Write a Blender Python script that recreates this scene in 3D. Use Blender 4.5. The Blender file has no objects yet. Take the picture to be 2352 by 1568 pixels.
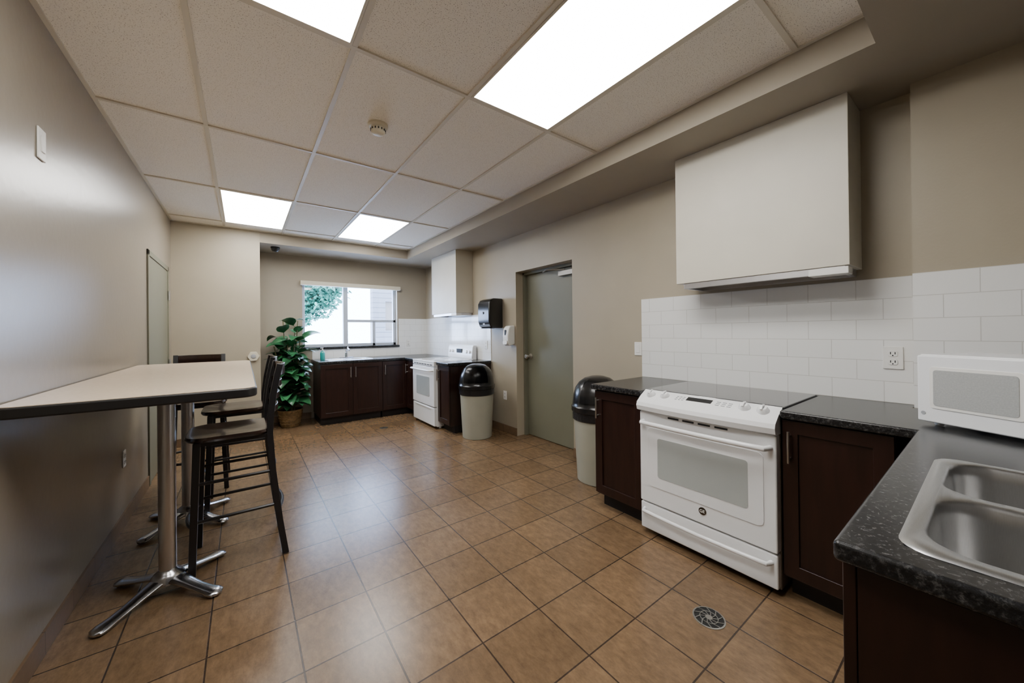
import bpy, bmesh, math, random
from mathutils import Vector, Matrix
random.seed(7)
S=bpy.context.scene
COL=S.collection
# ------------------------------------------------------------------ dimensions
XL,XR,YF,YW,XA=-.674,2.752,5.726,6.395,.177
ZC,ZS,XS,YS=2.647,2.511,2.15,.296
YN=-.50
XB,YB=2.652,.2465
G=.6096; GX=.426; GY=1.786
# ------------------------------------------------------------------ materials
def mat(name,color,rough=.5,metal=0,spec=.5,noise=0,nscale=20,bump=0,bscale=60,coat=0,trans=0,emit=None,estr=0,stretch=None):
    m=bpy.data.materials.new(name); m.use_nodes=True
    nt=m.node_tree; b=nt.nodes['Principled BSDF']
    b.inputs['Base Color'].default_value=(*color,1); b.inputs['Roughness'].default_value=rough
    b.inputs['Metallic'].default_value=metal; b.inputs['Specular IOR Level'].default_value=spec
    b.inputs['Coat Weight'].default_value=coat; b.inputs['Coat Roughness'].default_value=.08
    b.inputs['Transmission Weight'].default_value=trans
    tc=nt.nodes.new('ShaderNodeTexCoord'); src=tc.outputs['Object']
    if stretch:
        mp=nt.nodes.new('ShaderNodeMapping'); mp.inputs['Scale'].default_value=stretch
        nt.links.new(src,mp.inputs['Vector']); src=mp.outputs['Vector']
    if noise:
        n=nt.nodes.new('ShaderNodeTexNoise'); n.inputs['Scale'].default_value=nscale; n.inputs['Detail'].default_value=5
        r=nt.nodes.new('ShaderNodeValToRGB')
        r.color_ramp.elements[0].position=.3; r.color_ramp.elements[1].position=.7
        r.color_ramp.elements[0].color=(*[c*(1-noise) for c in color],1)
        r.color_ramp.elements[1].color=(*[min(1,c*(1+noise)) for c in color],1)
        nt.links.new(src,n.inputs['Vector']); nt.links.new(n.outputs['Fac'],r.inputs['Fac']); nt.links.new(r.outputs['Color'],b.inputs['Base Color'])
    if bump:
        n2=nt.nodes.new('ShaderNodeTexNoise'); n2.inputs['Scale'].default_value=bscale
        bp=nt.nodes.new('ShaderNodeBump'); bp.inputs['Strength'].default_value=bump; bp.inputs['Distance'].default_value=.01
        nt.links.new(src,n2.inputs['Vector']); nt.links.new(n2.outputs['Fac'],bp.inputs['Height']); nt.links.new(bp.outputs['Normal'],b.inputs['Normal'])
    if emit:
        b.inputs['Emission Color'].default_value=(*emit,1); b.inputs['Emission Strength'].default_value=estr
    return m
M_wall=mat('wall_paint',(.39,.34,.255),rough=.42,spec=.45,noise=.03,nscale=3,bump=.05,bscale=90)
M_wallg=mat('wall_paint_satin_dimmed',(.25,.215,.165),rough=.29,spec=.5,noise=.03,nscale=3,bump=.06,bscale=25)  # left wall in satin finish, its dimmer light put into the colour
M_walln=mat('near_wall_low_bounce',(.05,.043,.035),rough=.6,noise=.03,nscale=3)  # unseen near wall, coloured dark to cut the light it bounces back
M_wall2=mat('wall_paint_shaded',(.33,.285,.22),rough=.55,noise=.03,nscale=3)  # darker copy of the wall paint, shade put into the colour
M_hood=mat('hood_paint',(.60,.565,.475),rough=.45,noise=.03,nscale=5)
M_white=mat('white_enamel',(.84,.85,.86),rough=.22,coat=.3,noise=.01,nscale=5)
M_whiteplastic=mat('white_plastic',(.80,.79,.75),rough=.4,noise=.01,nscale=5)
M_vinyl=mat('window_vinyl',(.48,.53,.62),rough=.4,noise=.01,nscale=5)
M_black=mat('black_plastic',(.010,.010,.011),rough=.24,coat=.15,noise=.1,nscale=8)
M_rubber=mat('black_edge',(.010,.009,.009),rough=.4,noise=.1,nscale=8)
M_bag=mat('black_bag',(.012,.012,.014),rough=.3,noise=.1,nscale=8,bump=.6,bscale=40)
M_blkmetal=mat('black_metal',(.010,.009,.010),rough=.35,noise=.1,nscale=8)
M_glassblk=mat('cooktop_glass',(.025,.025,.026),rough=.10,coat=.4,noise=.05,nscale=8)
M_ovenglass=mat('oven_glass',(.42,.45,.44),rough=.12,coat=.6,noise=.05,nscale=3)
M_mwglass=mat('microwave_window',(.42,.43,.42),rough=.15,coat=.5,noise=.08,nscale=200)
M_chrome=mat('chrome',(.52,.52,.54),rough=.22,metal=1,noise=.03,nscale=5)
M_satin=mat('satin_chrome',(.62,.62,.64),rough=.32,metal=1,noise=.03,nscale=5)
M_closer=mat('closer_metal',(.30,.29,.27),rough=.4,metal=.7,noise=.03,nscale=5)
M_steel=mat('brushed_steel',(.52,.52,.52),rough=.33,metal=1,noise=.06,nscale=30,stretch=(2,60,2))
M_nickel=mat('brushed_nickel',(.58,.56,.52),rough=.3,metal=1,noise=.04,nscale=30)
M_drain=mat('drain_metal',(.42,.41,.38),rough=.35,metal=1,noise=.1,nscale=30)
M_cab=mat('cabinet_wood',(.018,.0065,.0045),rough=.33,noise=.3,nscale=6,stretch=(6,6,.8),spec=.45)
M_stoolwood=mat('stool_wood',(.024,.0095,.006),rough=.22,noise=.4,nscale=8,stretch=(1.2,9,3),coat=.25)
M_toe=mat('toe_kick',(.007,.004,.0035),rough=.6,noise=.2,nscale=8)
M_door=mat('door_paint',(.165,.163,.115),rough=.42,noise=.04,nscale=3)
M_bin=mat('bin_plastic',(.36,.355,.285),rough=.45,noise=.04,nscale=6)
M_dark=mat('dark_void',(.006,.006,.006),rough=.6,noise=.1,nscale=6)
M_grey=mat('grey_mark',(.35,.36,.38),rough=.4,noise=.03,nscale=6)
M_laminate=mat('table_laminate',(.72,.58,.43),rough=.22,noise=.04,nscale=60,spec=.5)
M_pot=mat('wicker',(.24,.15,.065),rough=.5,noise=.4,nscale=30,bump=.8,bscale=50)
M_leaf=mat('leaf_green',(.028,.13,.05),rough=.30,noise=.65,nscale=9)
M_leaf2=mat('tree_leaf',(.045,.19,.13),rough=.5,noise=.5,nscale=3)
M_bark=mat('bark',(.10,.075,.05),rough=.8,noise=.3,nscale=10)
M_ground=mat('outdoor_concrete',(.75,.76,.78),rough=.8,noise=.05,nscale=2)
M_teal=mat('teal_liquid',(.02,.30,.28),rough=.1,noise=.05,nscale=8,coat=.5)
M_grid=mat('ceiling_grid',(.66,.61,.50),rough=.45,noise=.02,nscale=5)
M_lamp=mat('lamp_diffuser',(.9,.9,.9),rough=.5,emit=(1.0,.975,.935),estr=20)
M_stem=mat('stem',(.10,.09,.03),rough=.6,noise=.3,nscale=20)
M_ivory=mat('ivory_plastic',(.66,.61,.48),rough=.45,noise=.02,nscale=5)

def nodes_mat(name):
    m=bpy.data.materials.new(name); m.use_nodes=True; return m,m.node_tree,m.node_tree.nodes['Principled BSDF']
def tile_mat(name,c1,c2,mortar,w,h,msize,off,origin,axes,rough,noise_amt,coat=0,bumps=.4):
    m,nt,b=nodes_mat(name)
    tc=nt.nodes.new('ShaderNodeTexCoord'); sp=nt.nodes.new('ShaderNodeSeparateXYZ'); cb=nt.nodes.new('ShaderNodeCombineXYZ')
    nt.links.new(tc.outputs['Object'],sp.inputs[0])
    for i,(a,o) in enumerate(zip(axes,origin)):
        ad=nt.nodes.new('ShaderNodeMath'); ad.operation='ADD'; ad.inputs[1].default_value=-o+w*40 if i==0 else -o+h*40
        nt.links.new(sp.outputs[a],ad.inputs[0]); nt.links.new(ad.outputs[0],cb.inputs[i])
    br=nt.nodes.new('ShaderNodeTexBrick'); br.offset=off; br.offset_frequency=2; br.squash=1
    br.inputs['Scale'].default_value=1; br.inputs['Brick Width'].default_value=w; br.inputs['Row Height'].default_value=h
    br.inputs['Mortar Size'].default_value=msize; br.inputs['Mortar Smooth'].default_value=.15; br.inputs['Bias'].default_value=0
    br.inputs['Color1'].default_value=(*c1,1); br.inputs['Color2'].default_value=(*c2,1); br.inputs['Mortar'].default_value=(*mortar,1)
    nt.links.new(cb.outputs[0],br.inputs['Vector'])
    out=br.outputs['Color']
    if noise_amt:
        for sc,amt,ms in((3.5,noise_amt,(9,4,5)),(2.2,noise_amt*.6,(1,1,1))):
            mp=nt.nodes.new('ShaderNodeMapping'); mp.inputs['Scale'].default_value=ms
            n=nt.nodes.new('ShaderNodeTexNoise'); n.inputs['Scale'].default_value=sc; n.inputs['Detail'].default_value=10; n.inputs['Roughness'].default_value=.75
            nt.links.new(tc.outputs['Object'],mp.inputs[0]); nt.links.new(mp.outputs[0],n.inputs['Vector'])
            r=nt.nodes.new('ShaderNodeMapRange'); r.inputs['From Min'].default_value=.3; r.inputs['From Max'].default_value=.7
            r.inputs['To Min'].default_value=1-amt; r.inputs['To Max'].default_value=1+amt
            nt.links.new(n.outputs['Fac'],r.inputs['Value'])
            mx=nt.nodes.new('ShaderNodeVectorMath'); mx.operation='SCALE'
            nt.links.new(out,mx.inputs[0]); nt.links.new(r.outputs[0],mx.inputs['Scale']); out=mx.outputs[0]
    nt.links.new(out,b.inputs['Base Color'])
    b.inputs['Roughness'].default_value=rough; b.inputs['Coat Weight'].default_value=coat
    bp=nt.nodes.new('ShaderNodeBump'); bp.invert=True; bp.inputs['Strength'].default_value=bumps; bp.inputs['Distance'].default_value=.003
    nt.links.new(br.outputs['Fac'],bp.inputs['Height']); nt.links.new(bp.outputs['Normal'],b.inputs['Normal'])
    return m
M_floor=tile_mat('floor_tile',(.185,.116,.062),(.148,.092,.048),(.042,.027,.018),.31,.31,.0034,0,(.18,.994),('X','Y'),.265,.34)
M_base=tile_mat('base_tile',(.18,.115,.066),(.16,.10,.057),(.06,.035,.02),.31,.3,.003,0,(.18,0),('Y','Z'),.35,.2)
M_sub=tile_mat('subway_tile',(.83,.83,.81),(.81,.81,.79),(.60,.59,.56),.213,.11,.0018,.5,(.256,.914),('Y','Z'),.16,0,coat=.3,bumps=.3)
M_subx=tile_mat('subway_tile_x',(.83,.83,.81),(.81,.81,.79),(.60,.59,.56),.213,.11,.0018,.5,(.2,.914),('X','Z'),.16,0,coat=.3,bumps=.3)
M_brick=tile_mat('pale_siding',(.15,.15,.155),(.14,.14,.145),(.08,.08,.085),3.0,.16,.012,.5,(0,0),('X','Z'),.8,0)
m,nt,b=nodes_mat('acoustic_tile'); M_ceil=m
tc=nt.nodes.new('ShaderNodeTexCoord'); n=nt.nodes.new('ShaderNodeTexNoise'); n.inputs['Scale'].default_value=210; n.inputs['Detail'].default_value=2
r=nt.nodes.new('ShaderNodeValToRGB'); e=r.color_ramp.elements
e[0].position=.33; e[0].color=(.42,.37,.30,1); e[1].position=.40; e[1].color=(.90,.85,.76,1)
nt.links.new(tc.outputs['Object'],n.inputs['Vector']); nt.links.new(n.outputs['Fac'],r.inputs['Fac']); nt.links.new(r.outputs['Color'],b.inputs['Base Color'])
b.inputs['Roughness'].default_value=.85
m,nt,b=nodes_mat('dark_granite'); M_gran=m
tc=nt.nodes.new('ShaderNodeTexCoord'); n=nt.nodes.new('ShaderNodeTexNoise'); n.inputs['Scale'].default_value=95; n.inputs['Detail'].default_value=6; n.inputs['Roughness'].default_value=.75
r=nt.nodes.new('ShaderNodeValToRGB'); e=r.color_ramp.elements
e[0].position=.45; e[0].color=(.009,.009,.010,1); e[1].position=.68; e[1].color=(.095,.093,.092,1)
k_=r.color_ramp.elements.new(.54); k_.color=(.020,.020,.021,1)
nt.links.new(tc.outputs['Object'],n.inputs['Vector']); nt.links.new(n.outputs['Fac'],r.inputs['Fac']); nt.links.new(r.outputs['Color'],b.inputs['Base Color'])
b.inputs['Roughness'].default_value=.24; b.inputs['Specular IOR Level'].default_value=.4
m=bpy.data.materials.new('window_glass'); m.use_nodes=True; nt=m.node_tree; nt.nodes.clear()
o=nt.nodes.new('ShaderNodeOutputMaterial'); t=nt.nodes.new('ShaderNodeBsdfTransparent'); g=nt.nodes.new('ShaderNodeBsdfGlossy'); g.inputs['Roughness'].default_value=.02
mx=nt.nodes.new('ShaderNodeMixShader'); mx.inputs[0].default_value=.05
nt.links.new(t.outputs[0],mx.inputs[1]); nt.links.new(g.outputs[0],mx.inputs[2]); nt.links.new(mx.outputs[0],o.inputs[0]); M_glass=m

# ------------------------------------------------------------------ mesh helpers
def B(): return bmesh.new()
def box(bm,a,b):
    x0,y0,z0=a; x1,y1,z1=b
    v=[bm.verts.new(p) for p in((x0,y0,z0),(x1,y0,z0),(x1,y1,z0),(x0,y1,z0),(x0,y0,z1),(x1,y0,z1),(x1,y1,z1),(x0,y1,z1))]
    for f in((0,3,2,1),(4,5,6,7),(0,1,5,4),(1,2,6,5),(2,3,7,6),(3,0,4,7)): bm.faces.new([v[i] for i in f])
    return bm
def sweep(bm,pts,rad,seg=12,flat=1.0,up=None,square=False):
    pts=[Vector(p) for p in pts]; n=len(pts)
    if not isinstance(rad,(list,tuple)): rad=[rad]*n
    rings=[]; pu=None
    for i,p in enumerate(pts):
        t=(pts[min(i+1,n-1)]-pts[max(i-1,0)]).normalized()
        if pu is None:
            ref=Vector(up) if up else (Vector((0,0,1)) if abs(t.z)<.9 else Vector((1,0,0)))
        else: ref=pu
        s=t.cross(ref).normalized(); u=s.cross(t).normalized(); pu=u
        ring=[]
        for k in range(seg):
            a=2*math.pi*(k+.5)/seg
            c,sn=math.cos(a),math.sin(a)
            if square: c,sn=c*1.414,sn*1.414
            ring.append(bm.verts.new(p+s*(c*rad[i])+u*(sn*rad[i]*flat)))
        rings.append(ring)
    for i in range(n-1):
        for k in range(seg):
            bm.faces.new([rings[i][k],rings[i][(k+1)%seg],rings[i+1][(k+1)%seg],rings[i+1][k]])
    bm.faces.new(rings[0][::-1]); bm.faces.new(rings[-1])
    return bm
def sq(bm,pts,hw): return sweep(bm,pts,hw,seg=4,square=True)
def lathe(bm,prof,c=(0,0,0),seg=32,axis='z'):
    rings=[]; cx,cy,cz=c
    def P(r,h,a):
        if axis=='z': return (cx+r*math.cos(a),cy+r*math.sin(a),cz+h)
        if axis=='y': return (cx+r*math.cos(a),cy+h,cz+r*math.sin(a))
        return (cx+h,cy+r*math.cos(a),cz+r*math.sin(a))
    for r_,h in prof:
        if r_<1e-5: rings.append([bm.verts.new(P(0,h,0))]*seg)
        else: rings.append([bm.verts.new(P(r_,h,2*math.pi*k/seg)) for k in range(seg)])
    for i in range(len(rings)-1):
        for k in range(seg):
            q=[rings[i][k],rings[i][(k+1)%seg],rings[i+1][(k+1)%seg],rings[i+1][k]]
            u=[]
            for v in q:
                if v not in u: u.append(v)
            if len(u)>2: bm.faces.new(u)
    for rr,rv in((rings[0],1),(rings[-1],0)):
        if rr[0] is not rr[1]: bm.faces.new(rr[::-1] if rv else rr)
    return bm
def rrect(cx,cy,w,h,r,n=6):
    pts=[]
    for qx,qy,a0 in((1,1,0),(-1,1,90),(-1,-1,180),(1,-1,270)):
        for k in range(n+1):
            a=math.radians(a0+90*k/n); pts.append((cx+qx*(w/2-r)+r*math.cos(a),cy+qy*(h/2-r)+r*math.sin(a)))
    return pts
def prism(bm,poly,t0,t1,ax='z'):
    f={'z':lambda a,b,t:(a,b,t),'y':lambda a,b,t:(a,t,b),'x':lambda a,b,t:(t,a,b)}[ax]
    lo=[bm.verts.new(f(a,b,t0)) for a,b in poly]; hi=[bm.verts.new(f(a,b,t1)) for a,b in poly]
    bm.faces.new(lo[::-1]); bm.faces.new(hi); n=len(poly)
    for i in range(n): bm.faces.new([lo[i],lo[(i+1)%n],hi[(i+1)%n],hi[i]])
    return bm
def cells(bm,xs,ys,t0,t1,inc,ax='z'):
    f={'z':lambda a,b,t:(a,b,t),'y':lambda a,b,t:(a,t,b),'x':lambda a,b,t:(t,a,b)}[ax]
    V={}
    def v(i,j,t):
        if (i,j,t) not in V: V[(i,j,t)]=bm.verts.new(f(xs[i],ys[j],t))
        return V[(i,j,t)]
    I={(i,j) for i in range(len(xs)-1) for j in range(len(ys)-1) if inc((xs[i]+xs[i+1])/2,(ys[j]+ys[j+1])/2)}
    for i,j in I:
        bm.faces.new([v(i,j,t1),v(i+1,j,t1),v(i+1,j+1,t1),v(i,j+1,t1)])
        bm.faces.new([v(i,j,t0),v(i,j+1,t0),v(i+1,j+1,t0),v(i+1,j,t0)])
        for di,dj,a,b in((-1,0,(i,j),(i,j+1)),(1,0,(i+1,j),(i+1,j+1)),(0,-1,(i,j),(i+1,j)),(0,1,(i,j+1),(i+1,j+1))):
            if (i+di,j+dj) not in I:
                bm.faces.new([v(*a,t0),v(*b,t0),v(*b,t1),v(*a,t1)])
    return bm
def obj(name,bm,material,parent=None,smooth=False,bevel=0,bseg=2,label=None,kind=None,sang=40):
    bmesh.ops.recalc_face_normals(bm,faces=bm.faces[:])
    me=bpy.data.meshes.new(name); bm.to_mesh(me); bm.free()
    me.materials.append(material)
    if smooth or bevel:
        me.polygons.foreach_set('use_smooth',[True]*len(me.polygons)); me.set_sharp_from_angle(angle=math.radians(sang))
    o=bpy.data.objects.new(name,me); COL.objects.link(o)
    if bevel:
        md=o.modifiers.new('bevel','BEVEL'); md.width=bevel; md.segments=bseg; md.limit_method='ANGLE'; md.angle_limit=math.radians(40); md.harden_normals=True
    if parent: o.parent=parent
    if label: o['label']=label
    if kind: o['kind']=kind
    return o
def thing(name,label,cat,loc=(0,0,0),rz=0,group=None):
    o=bpy.data.objects.new(name,None); o.empty_display_size=.1; COL.objects.link(o)
    o.location=loc; o.rotation_euler=(0,0,math.radians(rz)); o['label']=label; o['category']=cat
    if group: o['group']=group
    return o
def top(o,label,cat,group=None):
    o['label']=label; o['category']=cat
    if group:o['group']=group
    return o
def copy_tree(src,loc,rz,label=None):
    def rec(o,par):
        c=o.copy(); COL.objects.link(c)
        if par: c.parent=par; c.matrix_parent_inverse=o.matrix_parent_inverse
        for ch in list(o.children): rec(ch,c)
        return c
    k=rec(src,None); k.location=loc; k.rotation_euler=(0,0,math.radians(rz))
    if label: k['label']=label
    return k
ST='structure'
# ------------------------------------------------------------------ room shell
obj('floor',box(B(),(XL-.2,YN-.2,-.1),(XR+.4,YW+.3,0)),M_floor,kind=ST)
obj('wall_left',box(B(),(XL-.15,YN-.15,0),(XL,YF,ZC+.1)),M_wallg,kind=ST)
obj('wall_far',box(B(),(XL-.15,YF,0),(XA,YW+.25,ZC+.1)),M_wall,kind=ST)
D0,D1,DZ=2.64,3.61,2.057
obj('wall_right',cells(B(),[YB,D0,D1,YW+.25],[0,DZ,ZC+.1],XR,XR+.3,lambda a,b:not(D0<a<D1 and b<DZ),'x'),M_wall,kind=ST)
obj('wall_right.001',box(B(),(XB,YN,0),(XR+.3,YB,ZC)),M_wall,kind=ST)
obj('wall_near',box(B(),(XL,YN-.15,0),(XR+.1,YN,ZC+.1)),M_walln,kind=ST)
WX0,WX1,WZ0,WZ1=.73,2.205,1.10,2.13
obj('wall_window',cells(B(),[XA,WX0,WX1,XR],[0,WZ0,WZ1,ZC+.1],YW,YW+.2,lambda a,b:not(WX0<a<WX1 and WZ0<b<WZ1),'y'),M_wall2,kind=ST)
obj('ceiling',box(B(),(XL,YS,ZC+.006),(XS,YF,ZC+.1)),M_ceil,kind=ST)
obj('ceiling.001',cells(B(),[XL,XA,XS,XR],[YN,YS,YF,YW],ZS,ZC+.1,lambda a,b:(b<YS) or (a>XS) or (b>YF and a>XA)),M_wall2,kind=ST)
bm=B(); w=.0115
for k in range(-1,3):
    x=GX+G*k; box(bm,(x-w,YS,ZC-.002),(x+w,YF,ZC+.012))
for j in range(-1,4):
    y=GY+2*G*j; box(bm,(XL,y-w,ZC-.0025),(XS,y+w,ZC+.012))
box(bm,(XL,YS,ZC-.002),(XL+.02,YF,ZC+.012)); box(bm,(XS-.02,YS,ZC-.002),(XS,YF,ZC+.012)); box(bm,(XL,YF-.02,ZC-.002),(XS,YF,ZC+.012)); box(bm,(XL,YS,ZC-.002),(XS,YS+.02,ZC+.012))
obj('trim_1',bm,M_grid,kind=ST)
bh=.095
obj('baseboard_left',cells(B(),[YN,4.40,5.51,YF],[0,bh],XL,XL+.01,lambda a,b:not(4.40<a<5.51),'x'),M_base,kind=ST)
obj('baseboard_far',box(B(),(XL,YF-.01,0),(XA,YF,bh)),M_base,kind=ST)
obj('baseboard_right',cells(B(),[1.83,D0,D1,4.17],[0,bh],XR-.01,XR,lambda a,b:not(D0<a<D1),'x'),M_base,kind=ST)
obj('baseboard_alcove',box(B(),(XA,YF,0),(XA+.01,YW,bh)),M_base,kind=ST)
obj('baseboard_window',box(B(),(XA,YW-.01,0),(.84,YW,bh)),M_base,kind=ST)
obj('trim_2',box(B(),(XR-.008,YB,.914),(XR,1.822,1.575)),M_sub,kind=ST)
obj('trim_3',box(B(),(XB-.008,YN,.914),(XB,YB,1.575)),M_sub,kind=ST)
obj('trim_4',box(B(),(XR-.008,4.184,.914),(XR,YW,1.565)),M_sub,kind=ST)
obj('trim_5',cells(B(),[.86,WX1+.02,XR-.008],[.914,WZ0-.04,1.565],YW-.008,YW,lambda a,b:(a>WX1) or b<WZ0-.04,'y'),M_subx,kind=ST)
# ------------------------------------------------------------------ window
win=bpy.data.objects.new('window_1',None); COL.objects.link(win); win['kind']=ST
bm=B(); fy0,fy1=YW+.09,YW+.15
box(bm,(WX0,fy0,WZ0),(WX0+.045,fy1,WZ1)); box(bm,(WX1-.045,fy0,WZ0),(WX1,fy1,WZ1))
box(bm,(WX0,fy0,WZ0),(WX1,fy1,WZ0+.045)); box(bm,(WX0,fy0,WZ1-.045),(WX1,fy1,WZ1))
box(bm,(1.33,fy0-.02,WZ0),(1.40,fy1,WZ1)); box(bm,(1.40,fy0,1.50),(WX1,fy1,1.545)); box(bm,(1.80,fy0,WZ0),(1.85,fy1,1.52)); 
obj('window_frame',bm,M_vinyl,parent=win,bevel=.004)
obj('glass',box(B(),(WX0+.04,YW+.12,WZ0+.04),(WX1-.04,YW+.124,WZ1-.04)),M_glass,parent=win)
obj('trim_6',box(B(),(WX0-.03,YW-.03,WZ0-.035),(WX1+.03,YW+.09,WZ0)),M_gran,kind=ST,bevel=.004)
v=obj('window_blind',box(B(),(WX0-.03,YW-.075,2.065),(WX1+.04,YW-.001,2.13)),M_ivory,bevel=.006); top(v,'cream roller blind cassette mounted above the window','blind')
# ------------------------------------------------------------------ doors
door=bpy.data.objects.new('door_1',None); COL.objects.link(door); door['kind']=ST
xd=XR+.155
obj('door_leaf',box(B(),(xd,D0+.035,.008),(xd+.045,D1-.035,DZ-.035)),M_door,parent=door,bevel=.002)
bm=B(); 
for a,b in((D0,D0+.032),(D1-.032,D1)): box(bm,(XR+.11,a,0),(XR+.299,b,DZ))
box(bm,(XR+.11,D0,DZ-.032),(XR+.299,D1,DZ))
obj('door_frame',bm,M_door,parent=door,bevel=.003)
bm=B(); lathe(bm,[(.034,0),(.034,-.008),(.012,-.014),(.012,-.05),(.02,-.055),(.03,-.075),(.022,-.09),(0,-.092)],(xd,D1-.10,1.0),axis='x',seg=20)
obj('knob',bm,M_nickel,parent=door,smooth=True,label='satin metal door knob')
bm=B(); box(bm,(xd-.05,D0+.08,DZ-.125),(xd,D0+.32,DZ-.07)); 
sweep(bm,[(xd-.04,D0+.22,DZ-.06),(xd-.14,D0+.42,DZ-.05),(xd-.04,D0+.58,DZ-.04)],.009,seg=6)
obj('door_closer',bm,M_closer,parent=door,bevel=.004)
obj('wall_beyond',box(B(),(XR+.301,D0-.1,0),(XR+.32,D1+.1,DZ+.1)),M_dark,kind=ST)
door2=bpy.data.objects.new('door_2',None); COL.objects.link(door2); door2['kind']=ST
bm=B(); box(bm,(XL,4.42,0),(XL+.012,4.47,2.07)); box(bm,(XL,5.45,0),(XL+.012,5.50,2.07)); box(bm,(XL,4.42,2.02),(XL+.012,5.50,2.07))
obj('door_frame',bm,M_door,parent=door2,bevel=.003)
obj('door_leaf',box(B(),(XL,4.475,.008),(XL+.006,5.445,2.015)),M_door,parent=door2,bevel=.002)
for z in(.25,1.0,1.75):
    bm=B(); sweep(bm,[(XL+.018,5.45,z-.05),(XL+.018,5.45,z+.05)],.011,seg=10)
    obj('hinge',bm,M_nickel,parent=door2,smooth=True)
# ------------------------------------------------------------------ lights
for i,(x0,y0) in enumerate([(GX+G,GY-2*G),(GX-G,GY-2*G),(GX-G,GY+4*G),(GX+G,GY+4*G)]):
    y0=max(y0,YS)
    y1=y0+2*G
    L=thing('ceiling_light','recessed rectangular fluorescent ceiling light with white diffuser','light',(x0+G/2,(y0+y1)/2,ZC),group='ceiling light panels')
    hx,hy=G/2-.013,G-.013
    obj('diffuser',box(B(),(-hx+.012,-hy+.012,-.003),(hx-.012,hy-.012,.004)),M_lamp,parent=L)
    bm=cells(B(),[-hx,-hx+.012,hx-.012,hx],[-hy,-hy+.012,hy-.012,hy],-.004,.005,lambda a,b:abs(a)>hx-.012 or abs(b)>hy-.012)
    obj('frame',bm,M_grid,parent=L)
# ------------------------------------------------------------------ cabinets
def shaker(cab,x0,x1,z0,z1,hside='l'):
    bm=B(); r=.062
    box(bm,(x0+r-.004,-.012,z0+r-.004),(x1-r+.004,-.004,z1-r+.004))
    cells(bm,[x0,x0+r,x1-r,x1],[z0,z0+r,z1-r,z1],-.022,-.002,lambda a,b:a<x0+r or a>x1-r or b<z0+r or b>z1-r,'y')
    d=obj('door',bm,M_cab,parent=cab,bevel=.0025)
    if not hside: return
    hx=x0+.032 if hside=='l' else x1-.032
    bm=B(); sweep(bm,[(hx,-.05,z1-.20),(hx,-.05,z1-.05)],.006,seg=10)
    for z in(z1-.18,z1-.07): sweep(bm,[(hx,-.05,z),(hx,-.02,z)],.005,seg=8)
    obj('handle',bm,M_nickel,parent=d,smooth=True,label='brushed nickel bar handle')
def cabinet(loc,rz,w,depth,doors,label,bw=None,open_top=False):
    c=thing('base_cabinet',label,'cabinet',loc,rz); W=bw or w
    bm=B()
    if open_top:
        t=.018
        cells(bm,[.001,t,W-t,W-.001],[0,t,depth-t,depth],.118,.874,lambda a,b:a<t or a>W-t or b<t or b>depth-t)
        box(bm,(.001,0,.10),(W-.001,depth,.118))
    else: box(bm,(.001,0,.10),(W-.001,depth,.874))
    obj('body',bm,M_cab,parent=c)
    obj('toe_kick',box(B(),(.012,.06,0),(W-.012,depth,.1)),M_toe,parent=c)
    for x0,x1,h in doors: shaker(c,x0+.002,x1-.002,.115,.868,h)
    return c
lab='dark espresso shaker base cabinet '
cabinet((2.125,1.80,0),-90,.402,.62,[(0,.402,'l')],lab+'beside the white range')
cabinet((2.125,.632,0),-90,.383,.62,[(0,.383,'l')],lab+'in the counter corner')
cabinet((2.64,.158,0),180,1.735,.64,[(.54,.93,None),(.93,1.33,None),(1.33,1.73,None)],'dark espresso base cabinet under the double sink',open_top=True)
cabinet((.865,5.715,0),0,.86,.66,[(0,.43,'r'),(.43,.86,'l')],lab+'under the window sink',open_top=True)
cabinet((1.727,5.715,0),0,.42,.66,[(0,.39,'l')],lab+'next to the corner below the window',bw=1.01)
cabinet((2.125,5.71,0),-90,.415,.6,[(.03,.41,'l')],lab+'filling the corner by the far range')
cabinet((2.125,4.525,0),-90,.335,.62,[(0,.335,'l')],lab+'between range and trash can')
# ------------------------------------------------------------------ worktops
SX0,SX1,SY0,SY1=.965,1.67,-.36,.098
def inc(x,y):
    if SX0<x<SX1 and SY0<y<SY1: return False
    if y<.188: return x<2.64
    if x<2.08: return False
    if y<YB: return x<2.64
    if .634<y<1.40: return x>2.70
    return True
ct=obj('worktop',cells(B(),[.881,SX0,SX1,2.08,2.643,2.70,2.743],[YN+.002,SY0,SY1,.188,YB,.634,1.40,1.822],.876,.914,inc),M_gran,bevel=.009,bseg=3)
top(ct,'speckled black granite-look L-shaped worktop around the white range','worktop')
FX0,FX1,FY0,FY1=1.02,1.62,5.86,6.27
ct=obj('worktop',cells(B(),[.84,FX0,FX1,2.08,XR-.01],[5.297,5.69,FY0,FY1,YW-.01],.876,.914,lambda x,y:(y>5.69 or x>2.08) and not(FX0<x<FX1 and FY0<y<FY1)),M_gran,bevel=.008)
top(ct,'speckled black worktop below the window','worktop')
ct=obj('worktop',box(B(),(2.08,4.17,.876),(XR-.01,4.527,.914)),M_gran,bevel=.008)
top(ct,'short speckled black worktop beside the small range','worktop')
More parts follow.
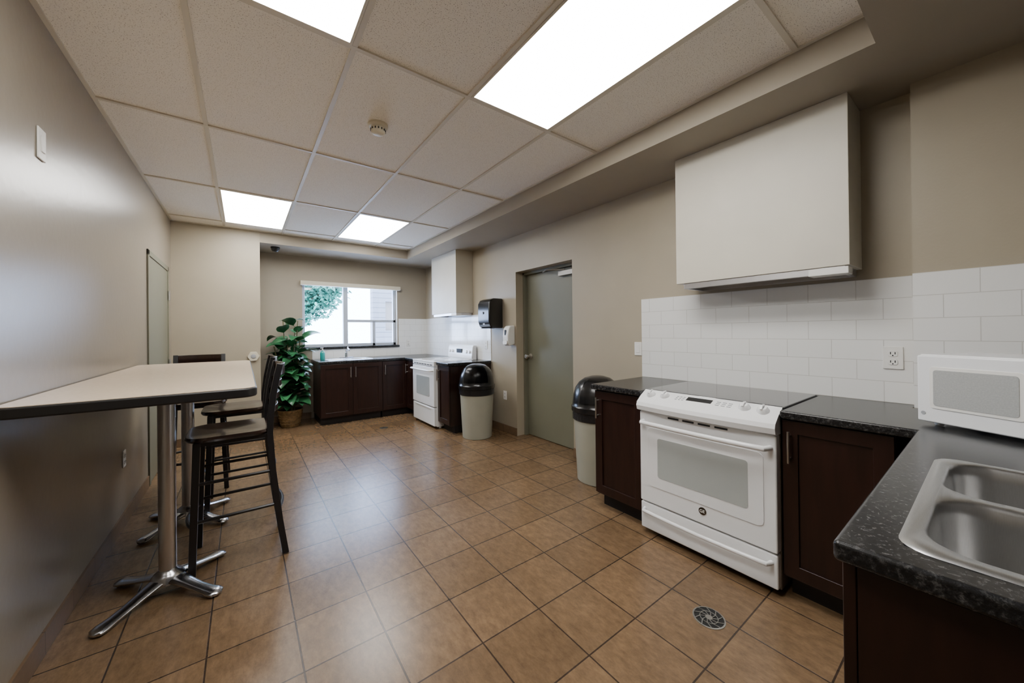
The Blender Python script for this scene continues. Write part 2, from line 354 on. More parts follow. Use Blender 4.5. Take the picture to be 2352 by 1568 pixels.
# ------------------------------------------------------------------ sinks
def sink(name_label,x0,x1,y0,y1,bowls,loc,R0=.075):
    s=thing('kitchen_sink',name_label,'sink',loc)
    bm=B()
    out=[bm.verts.new((x,y,.004)) for x,y in rrect((x0+x1)/2,(y0+y1)/2,x1-x0-.012,y1-y0-.012,.045)]
    low=[bm.verts.new((x,y,.0005)) for x,y in rrect((x0+x1)/2,(y0+y1)/2,x1-x0,y1-y0,.05)]
    n=len(out); ed=[]
    for i in range(n): bm.faces.new([low[i],low[(i+1)%n],out[(i+1)%n],out[i]])
    for i in range(n): ed.append(bm.edges.get((out[i],out[(i+1)%n])))
    for bx0,bx1,by0,by1,dep in bowls:
        cx,cy,w,h=(bx0+bx1)/2,(by0+by1)/2,bx1-bx0,by1-by0
        loops=[]
        for z,ins,r in((.004,0,R0),(-.003,.006,R0),(-.03,.010,R0-.003),(-dep+.03,.018,R0-.008),(-dep+.008,.028,R0-.015),(-dep,.05,R0-.035)):
            loops.append([bm.verts.new((x,y,z)) for x,y in rrect(cx,cy,w-2*ins,h-2*ins,r)])
        m=len(loops[0])
        for a,b in zip(loops,loops[1:]):
            for i in range(m): bm.faces.new([a[i],a[(i+1)%m],b[(i+1)%m],b[i]])
        bm.faces.new(loops[-1])
        for i in range(m): ed.append(bm.edges.get((loops[0][i],loops[0][(i+1)%m])))
    bmesh.ops.triangle_fill(bm,edges=ed,use_beauty=True)
    obj('basin',bm,M_steel,parent=s,smooth=True,sang=50)
    for bx0,bx1,by0,by1,dep in bowls:
        bm=B(); lathe(bm,[(.042,.002),(.04,.005),(.03,.003),(0,.002)],((bx0+bx1)/2,(by0+by1)/2,-dep),seg=24)
        obj('strainer',bm,M_chrome,parent=s,smooth=True)
    return s
sink('stainless steel double bowl sink set in black worktop',.945,1.69,-.38,.115,[(.98,1.298,-.31,.088,.17),(1.335,1.655,-.31,.088,.17)],(0,0,.914))
sink('stainless steel sink below the window',1.0,1.64,5.84,6.29,[(1.04,1.29,5.88,6.17,.16),(1.34,1.60,5.88,6.17,.16)],(0,0,.914),.06)
fa=thing('faucet','chrome kitchen faucet standing behind the window sink','faucet',(1.32,6.23,.919))
bm=B(); box(bm,(-.10,-.025,0),(.10,.025,.02)); sweep(bm,[(0,0,.01),(0,0,.09)],[.022,.018]); obj('base',bm,M_chrome,parent=fa,bevel=.006)
bm=B(); sweep(bm,[(0,0,.08),(0,-.03,.13),(0,-.10,.16),(0,-.17,.145),(0,-.19,.12)],.011,seg=12); obj('spout',bm,M_chrome,parent=fa,smooth=True)
bm=B(); sweep(bm,[(0,0,.09),(.01,.0,.13),(.03,.01,.18)],[.014,.01,.006],seg=10); obj('lever',bm,M_chrome,parent=fa,smooth=True)
sb=thing('soap_bottle','teal liquid soap bottle with pump beside the sink','bottle',(.955,6.08,.915))
bm=B(); lathe(bm,[(.03,0),(.034,.01),(.034,.10),(.026,.125),(.013,.135),(.013,.145)]); obj('bottle',bm,M_teal,parent=sb,smooth=True)
bm=B(); lathe(bm,[(.014,.143),(.014,.158),(.005,.16),(.005,.18)],seg=16); sweep(bm,[(.01,0,.182),(-.03,-.02,.18)],.006,seg=8); obj('pump',bm,M_whiteplastic,parent=sb,smooth=True)
# ------------------------------------------------------------------ ranges (local: x right, y depth, z up, front faces -y)
def bowed_handle(bm,x0,x1,z,y0,bow,r):
    pts=[(x0,y0+.05,z),(x0+.004,y0+.02,z)]
    for k in range(9):
        t=k/8; pts.append((x0+.012+(x1-x0-.024)*t,y0-bow*(1-(2*t-1)**2),z))
    pts+= [(x1-.004,y0+.02,z),(x1,y0+.05,z)]
    sweep(bm,pts,r,seg=12,up=(0,0,1))
M_grey2=mat('range_side_shaded',(.13,.105,.085),rough=.4,noise=.05,nscale=5)  # white range body, shadow on its side painted into the colour
M_logo=mat('emblem_dark',(.10,.08,.06),rough=.25,metal=.8,noise=.05,nscale=5)
def range_slide(loc,rz,label):
    W=.758; R=thing('kitchen_range',label,'stove',loc,rz)
    bm=B(); box(bm,(0,.02,.03),(W,.60,.895)); 
    for x in(.04,W-.04):
        for y in(.08,.55): sweep(bm,[(x,y,0),(x,y,.035)],.018,seg=10)
    obj('body',bm,M_grey2,parent=R,bevel=.003)
    obj('cooktop',box(B(),(-.002,.055,.905),(W+.002,.612,.921)),M_glassblk,parent=R,bevel=.003)
    bm=B(); prof=[(.07,.795),(-.028,.795),(-.045,.803),(-.052,.83),(-.045,.852),(.0,.888),(.058,.921),(.07,.921)]
    bowf=lambda x:.022*(1-(2*x/W-1)**2)
    N=24; rings=[]
    for i in range(N+1):
        x=W*i/N; bow=bowf(x)
        rings.append([bm.verts.new((x,y-(bow if y<.05 else 0),z)) for y,z in prof])
    for i in range(N):
        for k in range(len(prof)): bm.faces.new([rings[i][k],rings[i+1][k],rings[i+1][(k+1)%len(prof)],rings[i][(k+1)%len(prof)]])
    bm.faces.new(rings[0]); bm.faces.new(rings[-1][::-1])
    cp=obj('control_panel',bm,M_white,parent=R,smooth=True,sang=25)
    def frame(x,y=.010):
        b=bowf(x); k=.033/(.058+b); n_=Vector((0,-k,1)).normalized(); d_=Vector((0,1,k)).normalized()
        return Vector((x,y,.888+k*(y+b))),n_,d_
    for x in(.07,.163,.606,.69):
        c,nrm,d=frame(x); bm=B()
        sweep(bm,[c-nrm*.003,c+nrm*.006,c+nrm*.018,c+nrm*.022],[.029,.027,.022,.018],seg=20,up=(1,0,0))
        sweep(bm,[c+nrm*.022-d*.020,c+nrm*.030,c+nrm*.022+d*.020],.006,seg=8)
        obj('knob',bm,M_white,parent=cp,smooth=True,label='white rotary burner knob')
    def onslope(bm,x0,x1,s0,s1,h):
        c,nrm,d=frame((x0+x1)/2); vs=[]
        for hh in(-.004,h):
            for x,s in((x0,s0),(x1,s0),(x1,s1),(x0,s1)): vs.append(bm.verts.new(Vector((x,c.y,c.z))+d*s+nrm*hh))
        for f in((0,3,2,1),(4,5,6,7),(0,1,5,4),(1,2,6,5),(2,3,7,6),(3,0,4,7)): bm.faces.new([vs[i] for i in f])
        return bm
    obj('display',onslope(B(),.30,.44,-.014,.022,.0022),M_dark,parent=cp)
    for xa,st_,ww in((.235,.02,.012),(.465,.03,.02)):
        bm=B()
        for k in range(3):
            for i in range(3): onslope(bm,xa+st_*i,xa+ww+st_*i,-.020+.016*k,-.015+.016*k,.002)
        obj('keypad',bm,M_grey,parent=cp)
    dbm=B(); box(dbm,(.004,-.022,.215),(W-.004,.03,.79)); 
    dr=obj('oven_door',dbm,M_white,parent=R,bevel=.008,bseg=3)
    for a in(.20,.29,.38,.47):
        bm=B(); box(bm,(a,-.0265,.772),(a+.065,-.01,.781)); obj('vent',bm,M_dark,parent=dr)
    bm=B(); P=rrect(W/2,.51,.64,.37,.03); prism(bm,P,-.0250,-.015,'y'); obj('window_frame',bm,M_white,parent=dr,bevel=.0015)
    bm=B(); P=rrect(W/2,.515,.50,.245,.015); prism(bm,P,-.0268,-.016,'y'); obj('window',bm,M_ovenglass,parent=dr)
    bm=B(); bowed_handle(bm,.03,W-.03,.728,-.065,.016,.0135); obj('handle',bm,M_white,parent=dr,smooth=True)
    bm=B(); lathe(bm,[(.021,-.021),(.021,-.025),(.0185,-.0265),(0,-.0265)],(W/2+.02,0,.29),axis='y',seg=28)
    obj('emblem',bm,M_logo,parent=dr,smooth=True,label='small round dark emblem with lettering')
    cu=bpy.data.curves.new('t','FONT'); cu.body='GE'; cu.size=.024; cu.align_x='CENTER'; cu.align_y='CENTER'; cu.extrude=.0004
    to=bpy.data.objects.new('t',cu); COL.objects.link(to); bpy.context.view_layer.update()
    me=bpy.data.meshes.new_from_object(to); bpy.data.objects.remove(to)
    me.materials.clear(); me.materials.append(M_whiteplastic)
    tx=bpy.data.objects.new('emblem_lettering',me); COL.objects.link(tx); tx.parent=dr; tx.location=(W/2+.02,-.0272,.29); tx.rotation_euler=(math.pi/2,0,0)
    d2=obj('drawer',box(B(),(.004,-.018,.04),(W-.004,.03,.207)),M_white,parent=R,bevel=.008,bseg=3)
    bm=B(); bowed_handle(bm,.03,W-.03,.165,-.05,.014,.011); obj('handle',bm,M_white,parent=d2,smooth=True)
    return R
range_slide((2.085,1.396,0),-90,'white slide-in electric range with black glass cooktop')
def range_free(loc,rz,label):
    W=.758; R=thing('kitchen_range',label,'stove',loc,rz)
    bm=B(); box(bm,(0,.02,.03),(W,.64,.895))
    for x in(.04,W-.04):
        for y in(.08,.55): sweep(bm,[(x,y,0),(x,y,.035)],.018,seg=10)
    obj('body',bm,M_white,parent=R,bevel=.003)
    obj('cooktop',box(B(),(-.001,-.02,.895),(W+.001,.60,.917)),M_white,parent=R,bevel=.005)
    for x,y,r in((.19,.15,.10),(.57,.15,.08),(.19,.43,.08),(.57,.43,.10)):
        bm=B(); lathe(bm,[(r,.917),(r,.9185),(0,.9185)],(x,y,0),seg=28); obj('burner',bm,M_glassblk,parent=R,smooth=True)
    bm=B(); prism(bm,[(.60,.90),(.565,.93),(.585,1.09),(.60,1.12),(.65,1.12),(.65,.90)],0,W,'x'); bg=obj('back_panel',bm,M_white,parent=R,bevel=.008)
    for x in(.07,.16,.60,.69):
        bm=B(); sweep(bm,[(x,.585,1.02),(x,.555,1.024)],[.026,.022],seg=20); obj('knob',bm,M_white,parent=bg,smooth=True)
    obj('display',box(B(),(.30,.565,1.0),(.46,.58,1.06)),M_dark,parent=bg)
    for k in range(7):
        bm=B(); box(bm,(.06+.095*k,-.024,.862),(.125+.095*k,-.01,.872)); obj('vent',bm,M_dark,parent=R)
    obj('front_rail',box(B(),(.003,-.019,.845),(W-.003,.03,.893)),M_white,parent=R,bevel=.004)
    dr=obj('oven_door',box(B(),(.004,-.022,.30),(W-.004,.03,.838)),M_white,parent=R,bevel=.008)
    bm=B(); prism(bm,rrect(W/2,.56,.46,.27,.02),-.025,-.01,'y'); obj('window',bm,M_ovenglass,parent=dr)
    bm=B(); bowed_handle(bm,.03,W-.03,.79,-.065,.014,.013); obj('handle',bm,M_white,parent=dr,smooth=True)
    d2=obj('drawer',box(B(),(.004,-.018,.04),(W-.004,.03,.288)),M_white,parent=R,bevel=.008)
    obj('drawer_lip',box(B(),(.1,-.026,.262),(W-.1,-.016,.278)),M_white,parent=d2,bevel=.003)
range_free((2.075,5.292,0),-90,'white freestanding electric range with knobs on back panel')
# ------------------------------------------------------------------ hoods
def hood(y0,y1,zb,label):
    h=thing('range_hood',label,'range hood',(0,0,0))
    obj('cover',box(B(),(2.47,y0,zb+.022),(XR-.0005,y1,ZS-.0005)),M_hood,parent=h,bevel=.003)
    bm=cells(B(),[2.478,2.500,2.72,XR-.012],[y0+.02,y0+.04,y1-.07,y1-.05],zb-.016,zb+.0215,lambda a,b:a<2.500 or a>2.72 or b<y0+.04 or b>y1-.07)
    obj('rim',bm,M_satin,parent=h,bevel=.002,label='brushed metal hood insert rim')
    bm=B(); box(bm,(2.501,y0+.041,zb+.01),(2.719,y1-.071,zb+.021)); obj('filter',bm,M_drain,parent=h)
    bm=B(); box(bm,(2.474,y0+.005,zb-.020),(2.56,y0+.17,zb+.018)); obj('lamp_cover',bm,M_whiteplastic,parent=h,bevel=.004)
    bm=B(); box(bm,(2.52,y0+.22,zb-.006),(2.54,y1-.12,zb+.0095)); obj('rail',bm,M_dark,parent=h)
hood(.443,1.357,1.61,'boxy cream range hood chase above the white range')
hood(4.667,5.50,1.575,'boxy cream range hood chase above the small range')
# ------------------------------------------------------------------ microwave
mw=thing('microwave','white countertop microwave standing in the counter corner','microwave',(2.215,.20,.915),-117.3)
Wm,Hm,Dm=.47,.285,.32
bm=B(); box(bm,(0,.018,.012),(Wm,Dm,Hm)); 
for x in(.04,Wm-.04):
    for y in(.05,Dm-.04): sweep(bm,[(x,y,0),(x,y,.014)],.014,seg=10)
obj('body',bm,M_white,parent=mw,bevel=.006,bseg=3)
d=obj('door',box(B(),(.002,0,.016),(.355,.018,Hm-.004)),M_white,parent=mw,bevel=.006,bseg=3)
bm=B(); prism(bm,rrect(.165,.155,.245,.165,.012),-.003,.006,'y'); obj('window_frame',bm,M_whiteplastic,parent=d,bevel=.0015)
bm=B(); prism(bm,rrect(.165,.155,.22,.14,.01),-.0045,.006,'y'); obj('window',bm,M_mwglass,parent=d)
bm=B(); lathe(bm,[(.007,0),(.007,-.002),(0,-.002)],(.022,0,.05),axis='y',seg=16); obj('emblem',bm,M_grey,parent=d)
p=obj('control_panel',box(B(),(.358,0,.016),(Wm-.002,.018,Hm-.004)),M_white,parent=mw,bevel=.005)
obj('display',box(B(),(.375,-.002,.215),(.455,.004,.245)),M_dark,parent=p)
bm=B()
for i in range(3):
    for j in range(4): box(bm,(.375+.028*i,-.002,.085+.03*j),(.397+.028*i,.003,.105+.03*j))
obj('keypad',bm,M_grey,parent=p)
# ------------------------------------------------------------------ table
TX0,TX1,TY0,TY1,TZ=XL+.004,.047,1.93,4.03,1.08
tb=thing('bar_table','long bar-height table with cream laminate top and black edge','table',((TX0+TX1)/2,(TY0+TY1)/2,0))
w,l=TX1-TX0,TY1-TY0
bm=B(); prism(bm,rrect(0,0,w-.012,l-.012,.05,8),TZ-.03,TZ); obj('table_top',bm,M_laminate,parent=tb)
bm=B(); prism(bm,rrect(0,0,w,l,.055,8),TZ-.042,TZ-.0015); obj('edge_band',bm,M_rubber,parent=tb,bevel=.008,bseg=3,label='black rubber edge band')
for py in(2.56,3.43):
    cx,cy=-.010,py-(TY0+TY1)/2
    bm=B(); lathe(bm,[(.035,.09),(.035,TZ-.06)],(cx,cy,0),seg=32); box(bm,(cx-.2,cy-.2,TZ-.06),(cx+.2,cy+.2,TZ-.042))
    ped=obj('pedestal',bm,M_satin,parent=tb,smooth=True,label='satin chrome column')
    bm=B(); lathe(bm,[(.070,.055),(.066,.08),(.052,.098),(.038,.11),(.036,.115)],(cx,cy,0),seg=32); obj('collar',bm,M_chrome,parent=ped,smooth=True)
    for q in range(4):
        a=math.radians(45+90*q); dx,dy=math.cos(a),math.sin(a); K=.90
        pts=[];rad=[]
        for r_,z_,w_ in((.02,.07,.042),(.07,.066,.041),(.13,.052,.034),(.20,.036,.030),(.26,.025,.032),(.30,.019,.038),(.325,.016,.034),(.338,.013,.014)):
            pts.append((cx+dx*r_*K,cy+dy*r_*K,z_)); rad.append(w_)
        bm=B(); sweep(bm,pts,rad,seg=14,flat=.42,up=(0,0,1))
        lathe(bm,[(.018,0),(.018,.012)],(cx+dx*.27,cy+dy*.27,0),seg=14)
        obj('foot',bm,M_chrome,parent=ped,smooth=True)
# ------------------------------------------------------------------ stools (front faces -x)
def build_stool(loc,rz,label):
    s=thing('bar_stool',label,'bar stool',loc,rz,group='bar stools around the table')
    bm=B(); ox=-.03; P=rrect(ox,0,.41,.40,.10,8); n=len(P)
    sc=lambda k:[(ox+(x-ox)*k,y*k) for x,y in P]
    lo=[bm.verts.new((x,y,.725)) for x,y in sc(.96)]; hi=[bm.verts.new((x,y,.738)) for x,y in P]; h2=[bm.verts.new((x,y,.752)) for x,y in sc(.985)]
    in1=[bm.verts.new((x,y,.751)) for x,y in sc(.85)]; in2=[bm.verts.new((x,y,.742)) for x,y in sc(.55)]; c=bm.verts.new((ox,0,.738))
    bm.faces.new(lo[::-1])
    for A,Bb in((lo,hi),(hi,h2),(h2,in1),(in1,in2)):
        for i in range(n): bm.faces.new([A[i],A[(i+1)%n],Bb[(i+1)%n],Bb[i]])
    for i in range(n): bm.faces.new([in2[i],in2[(i+1)%n],c])
    obj('seat',bm,M_stoolwood,parent=s,smooth=True,label='dark brown wooden seat')
    bm=B()
    for a,b in(((-.175,-.16),(.145,-.16)),((-.175,.16),(.145,.16)),((-.175,-.16),(-.175,.16)),((.145,-.16),(.145,.16))): sq(bm,[(a[0],a[1],.712),(b[0],b[1],.712)],.0115)
    obj('apron',bm,M_blkmetal,parent=s,bevel=.002)
    for sy in(-1,1):
        bm=B(); sq(bm,[(-.20,sy*.195,0),(-.178,sy*.165,.722)],.016); obj('leg',bm,M_blkmetal,parent=s,bevel=.002)
        bm=B(); sq(bm,[(.225,sy*.195,0),(.197,sy*.186,.2),(.165,sy*.172,.5),(.152,sy*.165,.72),(.156,sy*.165,.82),(.170,sy*.165,.95),(.190,sy*.165,1.06),(.205,sy*.165,1.13)],.016); obj('leg',bm,M_blkmetal,parent=s,bevel=.002)
    def lx(z): return -.20+.022*z/.722
    def bx(z): return .225-.14*z+.055*z*z
    def ly(z): return .195-.03*z/.722
    for z in(.30,.50):
        for sy in(-1,1):
            bm=B(); sweep(bm,[(lx(z),sy*ly(z),z),(bx(z),sy*ly(z),z)],.009,seg=8); obj('stretcher',bm,M_blkmetal,parent=s,smooth=True)
    for z,f,xo in((.27,lx,-.04),(.27,bx,.03)):
        y=ly(z); x=f(z); bm=B(); sweep(bm,[(x+xo*(1-t*t),y*t,z) for t in(-1,-.75,-.5,-.25,0,.25,.5,.75,1)],.010,seg=8); obj('footrest',bm,M_blkmetal,parent=s,smooth=True)
    for i,(z,x0) in enumerate(((.86,.160),(.935,.168),(1.01,.181),(1.095,.198))):
        hh=.02 if i<3 else .035
        bm=B(); N=12; ring=[]
        for k in range(N+1):
            t=-1+2*k/N; bow=.035*(1-t*t)
            ring.append([bm.verts.new((x0+bow+o_,t*.165,z+dz)) for o_,dz in((-.009,-hh),(.009,-hh),(.009,hh),(-.009,hh))])
        for k in range(N):
            for j in range(4): bm.faces.new([ring[k][j],ring[k+1][j],ring[k+1][(j+1)%4],ring[k][(j+1)%4]])
        bm.faces.new(ring[0]); bm.faces.new(ring[-1][::-1])
        obj('backrest_slat',bm,M_stoolwood,parent=s,bevel=.004)
    return s
sl='black metal bar stool with dark wood seat '
st=build_stool((-.03,2.76,0),0,sl+'beside the table')
copy_tree(st,(-.02,3.58,0),0)
copy_tree(st,(-.32,4.16,0),90,sl+'at the table end')
# ------------------------------------------------------------------ trash cans
def can(loc,rz,label):
    c=thing('trash_can',label,'trash can',loc,rz,group='dome lid trash cans')
    bm=B(); lathe(bm,[(.178,0),(.183,.005),(.212,.59),(.218,.595),(.218,.62),(.205,.62),(.20,.58),(.17,.02),(0,.02)],seg=40); obj('bin',bm,M_bin,parent=c,smooth=True)
    bm=B(); lathe(bm,[(.2155,.535),(.2205,.54),(.2215,.61),(.222,.628),(.205,.63)],seg=40); obj('liner',bm,M_bag,parent=c,smooth=True,label='black plastic bag edge')
    bm=B(); lathe(bm,[(.224,.605),(.230,.61),(.230,.65),(.222,.658),(.218,.69),(.211,.75),(.192,.81),(.160,.857),(.112,.893),(.055,.91),(0,.914)],seg=40); lid=obj('lid',bm,M_black,parent=c,smooth=True)
    bm=B(); N=10; rg=[]
    prof=[(.219,.69),(.213,.75),(.195,.81),(.164,.859),(.116,.896)]
    for r_,z in prof:
        rg.append([bm.verts.new(((r_+.004)*math.sin(math.radians(-42+84*k/N)),-(r_+.004)*math.cos(math.radians(-42+84*k/N)),z+.003)) for k in range(N+1)])
    for a,b in zip(rg,rg[1:]):
        for k in range(N): bm.faces.new([a[k],a[k+1],b[k+1],b[k]])
    bmesh.ops.solidify(bm,geom=bm.faces[:],thickness=.005)
    obj('flap',bm,M_black,parent=lid,smooth=True)
    return c
c1=can((2.36,3.93,0),-35,'beige round trash can with black dome lid beside cabinet')
copy_tree(c1,(2.515,2.12,0),-50,'beige round trash can with black dome lid near the door')
# ------------------------------------------------------------------ plant
pl=thing('potted_plant','leafy green artificial plant in woven basket by the window','plant',(.53,6.04,0))
bm=B(); lathe(bm,[(.105,0),(.12,.02),(.14,.13),(.15,.21),(.157,.225),(.157,.24),(.142,.24),(.135,.20),(0,.195)],seg=32); 
for z,r_ in((.05,.125),(.09,.134),(.13,.142),(.17,.148),(.20,.151)):
    pts=[(r_*math.cos(a*math.pi/16),r_*math.sin(a*math.pi/16),z+.004*(-1)**a) for a in range(33)]
    sweep(bm,pts,.006,seg=6)
obj('basket',bm,M_pot,parent=pl,smooth=True)
lb=B(); sb_=B()
def leaf(bm,base,yaw,pitch,L,Wd,droop,roll=0):
    N=7; d=Vector((math.cos(yaw),math.sin(yaw),0)); side=Vector((-d.y,d.x,0))
    side=(Matrix.Rotation(roll,3,d)@side)
    p=Vector(base); ang=pitch; rows=[]
    for k in range(N+1):
        t=k/N; w=Wd*(math.sin(math.pi*min(1,(t**.62)))**.8)*.5 if 0<t<1 else 0.0015
        dirv=d*math.cos(ang)+Vector((0,0,math.sin(ang))); up=side.cross(dirv)
        rows.append([bm.verts.new(p-side*w+up*(-w*.25) ),bm.verts.new(p),bm.verts.new(p+side*w+up*(-w*.25))])
        p=p+dirv*(L/N); ang-=droop/N
    for a,b in zip(rows,rows[1:]):
        bm.faces.new([a[0],a[1],b[1],b[0]]); bm.faces.new([a[1],a[2],b[2],b[1]])
for s_ in range(14):
    a=s_*2.4; tz=random.uniform(.75,1.42) if s_>1 else 1.50; lean=.05+.16*random.random()
    base=(.05*math.cos(a),.05*math.sin(a),.19); tip=(lean*math.cos(a),lean*math.sin(a),tz)
    mid=((base[0]+tip[0])/2*.8,(base[1]+tip[1])/2*.8,(base[2]+tip[2])/2)
    sweep(sb_,[base,mid,tip],.007,seg=6)
    nl=12
    for k in range(nl):
        t=.08+.92*k/nl; z=.2+(tz-.2)*t; x=tip[0]*t; y=tip[1]*t
        yaw=a+k*2.1+random.uniform(-.4,.4); Lm=random.uniform(.20,.30)
        x2,y2=x+.07*math.cos(yaw),y+.07*math.sin(yaw)
        ex=.53+x2+Lm*math.cos(yaw); ey=6.04+y2+Lm*math.sin(yaw)
        if ex<XA+.03 or ey>YW-.06: Lm*=.55
        if .53+x2+Lm*math.cos(yaw)<XA+.02 or 6.04+y2+Lm*math.sin(yaw)>YW-.03: continue
        if ex>.83 and z<1.0: Lm*=.6
        sweep(sb_,[(x,y,z),(x2,y2,z+.03)],.003,seg=5)
        leaf(lb,(x2,y2,z+.03),yaw,random.uniform(.2,1.0),Lm,Lm*.64,random.uniform(.8,1.8),random.uniform(-.4,.4))
obj('stem',sb_,M_stem,parent=pl,smooth=True)
obj('leaves',lb,M_leaf,parent=pl,smooth=True,sang=80,label='glossy dark green leaves')
# ------------------------------------------------------------------ wall fixtures
def plate(name,label,cat,loc,rz,w,h,kind):
    t=thing(name,label,cat,loc,rz)
    obj('cover_plate',box(B(),(-w/2,-.007,-h/2),(w/2,-.0002,h/2)),M_whiteplastic,parent=t,bevel=.003)
    if kind=='outlet':
        for z in(-.022,.022):
            bm=B(); prism(bm,rrect(0,z,.036,.030,.009),-.010,-.006,'y'); so=obj('socket',bm,M_whiteplastic,parent=t,bevel=.001)
            bm=B(); box(bm,(-.010,-.0108,z-.003),(-.0065,-.0095,z+.009)); box(bm,(.0065,-.0108,z-.003),(.010,-.0095,z+.009)); lathe(bm,[(.0032,-.0095),(.0032,-.0108)],(0,0,z-.009),axis='y',seg=10); obj('slot',bm,M_dark,parent=so)
    elif kind=='switch':
        obj('toggle',box(B(),(-.016,-.012,-.033),(.016,-.006,.033)),M_whiteplastic,parent=t,bevel=.002)
    return t
plate('wall_outlet','white duplex outlet on the tiled backsplash','outlet',(XR-.008,.328,1.15),-90,.076,.118,'outlet')
plate('wall_outlet','white outlet low on the wall beside the trash can','outlet',(XR,3.86,.48),-90,.07,.115,'outlet')
plate('light_switch','white switch plate on the wall beside the backsplash','switch',(XR,1.862,1.15),-90,.07,.115,'switch')
plate('wall_outlet','white outlet low on the wall under the table','outlet',(XL,3.62,.46),90,.07,.115,'outlet')
plate('light_switch','white switch plate high on the wall above the table','switch',(XL,2.37,2.11),90,.072,.13,'switch')
plate('wall_outlet','small white outlet on the tile beside the range','outlet',(XR-.008,4.30,1.13),-90,.07,.115,'outlet')
plate('wall_outlet','small white outlet on the tile below the window','outlet',(2.40,YW-.008,1.13),0,.07,.115,'outlet')
hx=thing('wall_socket','hexagonal cream wall plate with round socket','outlet',(.10,YF,1.03))
bm=B(); prism(bm,[(.065*math.cos(math.radians(60*k)),.065*math.sin(math.radians(60*k))) for k in range(6)],-.02,-.0002,'y'); obj('cover_plate',bm,M_ivory,parent=hx,bevel=.003)
bm=B(); lathe(bm,[(.028,-.018),(.028,-.024),(.022,-.026),(0,-.026)],axis='y',seg=24); obj('socket',bm,M_grey,parent=hx,smooth=True)
pd=thing('paper_towel_dispenser','glossy black paper towel dispenser mounted on the wall','dispenser',(2.53,4.17,1.36),-90)
bm=B(); prism(bm,[(.2218,.0),(.05,.0),(.02,.03),(0,.09),(0,.32),(.03,.37),(.08,.39),(.2218,.39)],0,.28,'x')
obj('housing',bm,M_black,parent=pd,bevel=.018,bseg=4)
bm=B(); prism(bm,rrect(.14,.055,.045,.02,.009),.006,.03,'y'); obj('emblem',bm,M_grey,parent=pd)
bm=B(); box(bm,(.03,.03,-.004),(.25,.10,.004)); obj('paper_slot',bm,M_dark,parent=pd)
bm=B(); lathe(bm,[(.016,.004),(.016,-.006),(.012,-.008),(0,-.008)],(.14,0,.20),axis='y',seg=20); obj('button',bm,M_black,parent=pd,smooth=True)
sd=thing('soap_dispenser','white soap dispenser mounted on the wall below towels','dispenser',(2.64,3.75,1.13),-90)
bm=B(); prism(bm,[(.1118,.02),(.03,.0),(.0,.04),(-.005,.13),(.01,.22),(.04,.255),(.1118,.26)],0,.12,'x'); obj('housing',bm,M_whiteplastic,parent=sd,bevel=.018,bseg=4)
bm=B(); prism(bm,rrect(.06,.17,.03,.07,.014),-.004,.03,'y'); obj('level_window',bm,M_dark,parent=sd)
bm=B(); prism(bm,rrect(.06,.045,.09,.05,.02),-.012,.02,'y'); obj('push_bar',bm,M_whiteplastic,parent=sd,bevel=.004)
sm=thing('smoke_detector','cream round smoke detector on the ceiling tile','smoke detector',(.706,2.373,ZC+.006))
bm=B(); lathe(bm,[(.062,0),(.062,-.012),(.055,-.018),(.04,-.02)],seg=32); obj('base',bm,M_ivory,parent=sm,smooth=True)
bm=B(); lathe(bm,[(.042,-.018),(.044,-.045),(.036,-.058),(.02,-.064),(0,-.065)],seg=32)
obj('sensor_head',bm,M_ivory,parent=sm,smooth=True)
bm=B()
for k in range(14):
    a=2*math.pi*k/14; x,y=.0445*math.cos(a),.0445*math.sin(a); box(bm,(x-.003,y-.003,-.043),(x+.003,y+.003,-.032))
obj('vent',bm,M_dark,parent=sm)
dc=thing('security_camera','small black dome security camera under the bulkhead','camera',(.36,5.93,ZS))
bm=B(); lathe(bm,[(.055,0),(.055,-.015),(.05,-.02)],seg=28); obj('base',bm,M_black,parent=dc,smooth=True)
bm=B(); lathe(bm,[(.05,-.018),(.047,-.04),(.033,-.06),(.015,-.068),(0,-.07)],seg=28); obj('dome',bm,M_black,parent=dc,smooth=True)
def drain(loc,r,label):
    d=thing('floor_drain',label,'drain',loc)
    bm=B(); lathe(bm,[(r,0),(r,.002),(r-.006,.003),(r-.006,.0015)],seg=40)
    for rv in bm.faces[:]:
        if len(rv.verts)>10: bm.faces.remove(rv)
    for k in range(10):
        a=2*math.pi*k/10; 
        sweep(bm,[(.016*math.cos(a),.016*math.sin(a),.002),(r*.55*math.cos(a+.25),r*.55*math.sin(a+.25),.002),((r-.005)*math.cos(a+.6),(r-.005)*math.sin(a+.6),.002)],.0022,seg=4)
    lathe(bm,[(.015,.001),(.015,.0035),(0,.0035)],seg=20)
    pts=[(r*.55*math.cos(a*math.pi/16),r*.55*math.sin(a*math.pi/16),.002) for a in range(33)]; sweep(bm,pts,.002,seg=4)
    obj('grate',bm,M_drain,parent=d)
    bm=B(); lathe(bm,[(r-.002,.0004),(r-.002,.001),(0,.001)],seg=32); obj('pit',bm,M_dark,parent=d)
drain((1.688,.793,0),.067,'round metal floor drain grate near the white range')
drain((1.55,5.08,0),.055,'small round metal floor drain near the window cabinets')
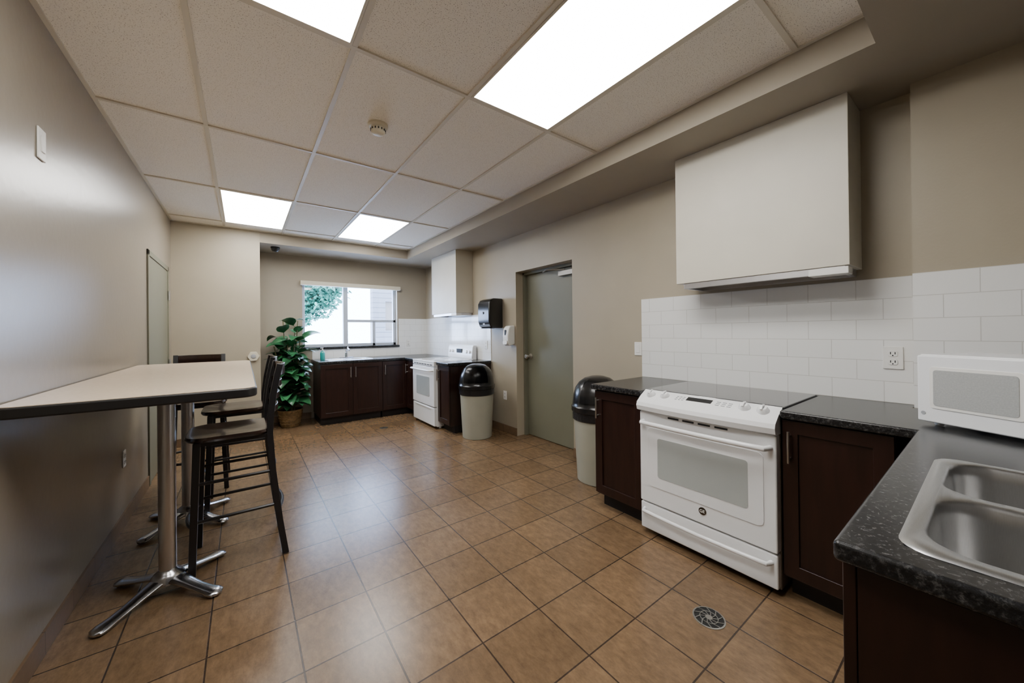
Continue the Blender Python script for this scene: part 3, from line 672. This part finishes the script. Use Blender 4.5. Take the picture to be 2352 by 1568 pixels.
# ------------------------------------------------------------------ outdoors
obj('ground',box(B(),(-8,YW+.3,-.15),(14,24,-.1)),M_ground,kind=ST)
bd=thing('building','pale neighbouring building with siding outside the window','building',(0,0,-.1))
obj('wall',cells(B(),[3.35,3.75,4.35,9],[0,1.5,2.45,4.2],12,12.3,lambda a,b:not(3.75<a<4.35 and 1.5<b<2.45),'y'),M_brick,parent=bd)
obj('window_pane',box(B(),(3.75,12.1,1.5),(4.35,12.15,2.45)),M_grey2,parent=bd)
tr=thing('tree','leafy green tree outside the window','tree',(.7,10.2,-.1))
bm=B(); sweep(bm,[(0,0,0),(.05,0,1.2),(-.05,.05,2.4),(.1,0,4)],[.14,.11,.09,.04],seg=10)
for (x,y,z) in((1.2,-.3,2.6),(1.5,.1,3.1),(-1,0,3.2),(.9,.4,3.4)):
    sweep(bm,[(0,0,1.7),(x*.5,y*.5,1.7+(z-1.7)*.6),(x,y,z)],[.05,.03,.01],seg=6)
obj('trunk',bm,M_bark,parent=tr,smooth=True)
bm=B()
for i in range(3600):
    cx,cy,cz,rr=random.choice([(.9,-.2,2.75,.5),(.6,0,2.4,.4),(.7,0,2.4,.45),(1.15,0,2.5,.38),(1.3,0,3.2,.5),(.3,0,3.2,.6),(.50,-.1,1.95,.32),(-.6,0,3.0,.7),(.85,-.1,2.15,.36),(.9,-.2,2.75,.5)])
    p=Vector((random.gauss(0,1),random.gauss(0,1),random.gauss(0,1))).normalized()*rr*random.random()**.5
    leaf(bm,(cx+p.x,cy+p.y,cz+p.z),random.uniform(0,6.28),random.uniform(-.8,.4),.11,.08,.4,random.uniform(-1,1))
o=obj('foliage',bm,M_leaf2,parent=tr); o['kind']='stuff'
# ------------------------------------------------------------------ world and portal
w=bpy.data.worlds.new('World'); S.world=w; w.use_nodes=True
bg=w.node_tree.nodes['Background']; bg.inputs[0].default_value=(.50,.66,1.0,1); bg.inputs[1].default_value=28
ld=bpy.data.lights.new('window_daylight','AREA'); ld.shape='RECTANGLE'; ld.size=1.4; ld.size_y=.95; ld.energy=1
ld.cycles.is_portal=True
lo=bpy.data.objects.new('window_daylight',ld); COL.objects.link(lo); lo.location=((WX0+WX1)/2,YW+.19,(WZ0+WZ1)/2); lo.rotation_euler=(math.radians(-90),0,0)
# ------------------------------------------------------------------ camera
f=828.876; yaw,pt,rl=[math.radians(a) for a in(36.649,.153,-.629)]
F=Vector((math.sin(yaw)*math.cos(pt),math.cos(yaw)*math.cos(pt),math.sin(pt)))
R0=Vector((math.cos(yaw),-math.sin(yaw),0)); U0=R0.cross(F)
R=R0*math.cos(rl)+U0*math.sin(rl); U=-R0*math.sin(rl)+U0*math.cos(rl)
cd=bpy.data.cameras.new('camera'); cam=bpy.data.objects.new('camera',cd); COL.objects.link(cam)
cd.sensor_fit='HORIZONTAL'; cd.sensor_width=36; cd.lens=f/2352*36; cd.shift_y=-24.423/2352; cd.clip_start=.02
cam.matrix_world=Matrix((( R.x,U.x,-F.x,0),(R.y,U.y,-F.y,0),(R.z,U.z,-F.z,1.309),(0,0,0,1)))
S.camera=cam
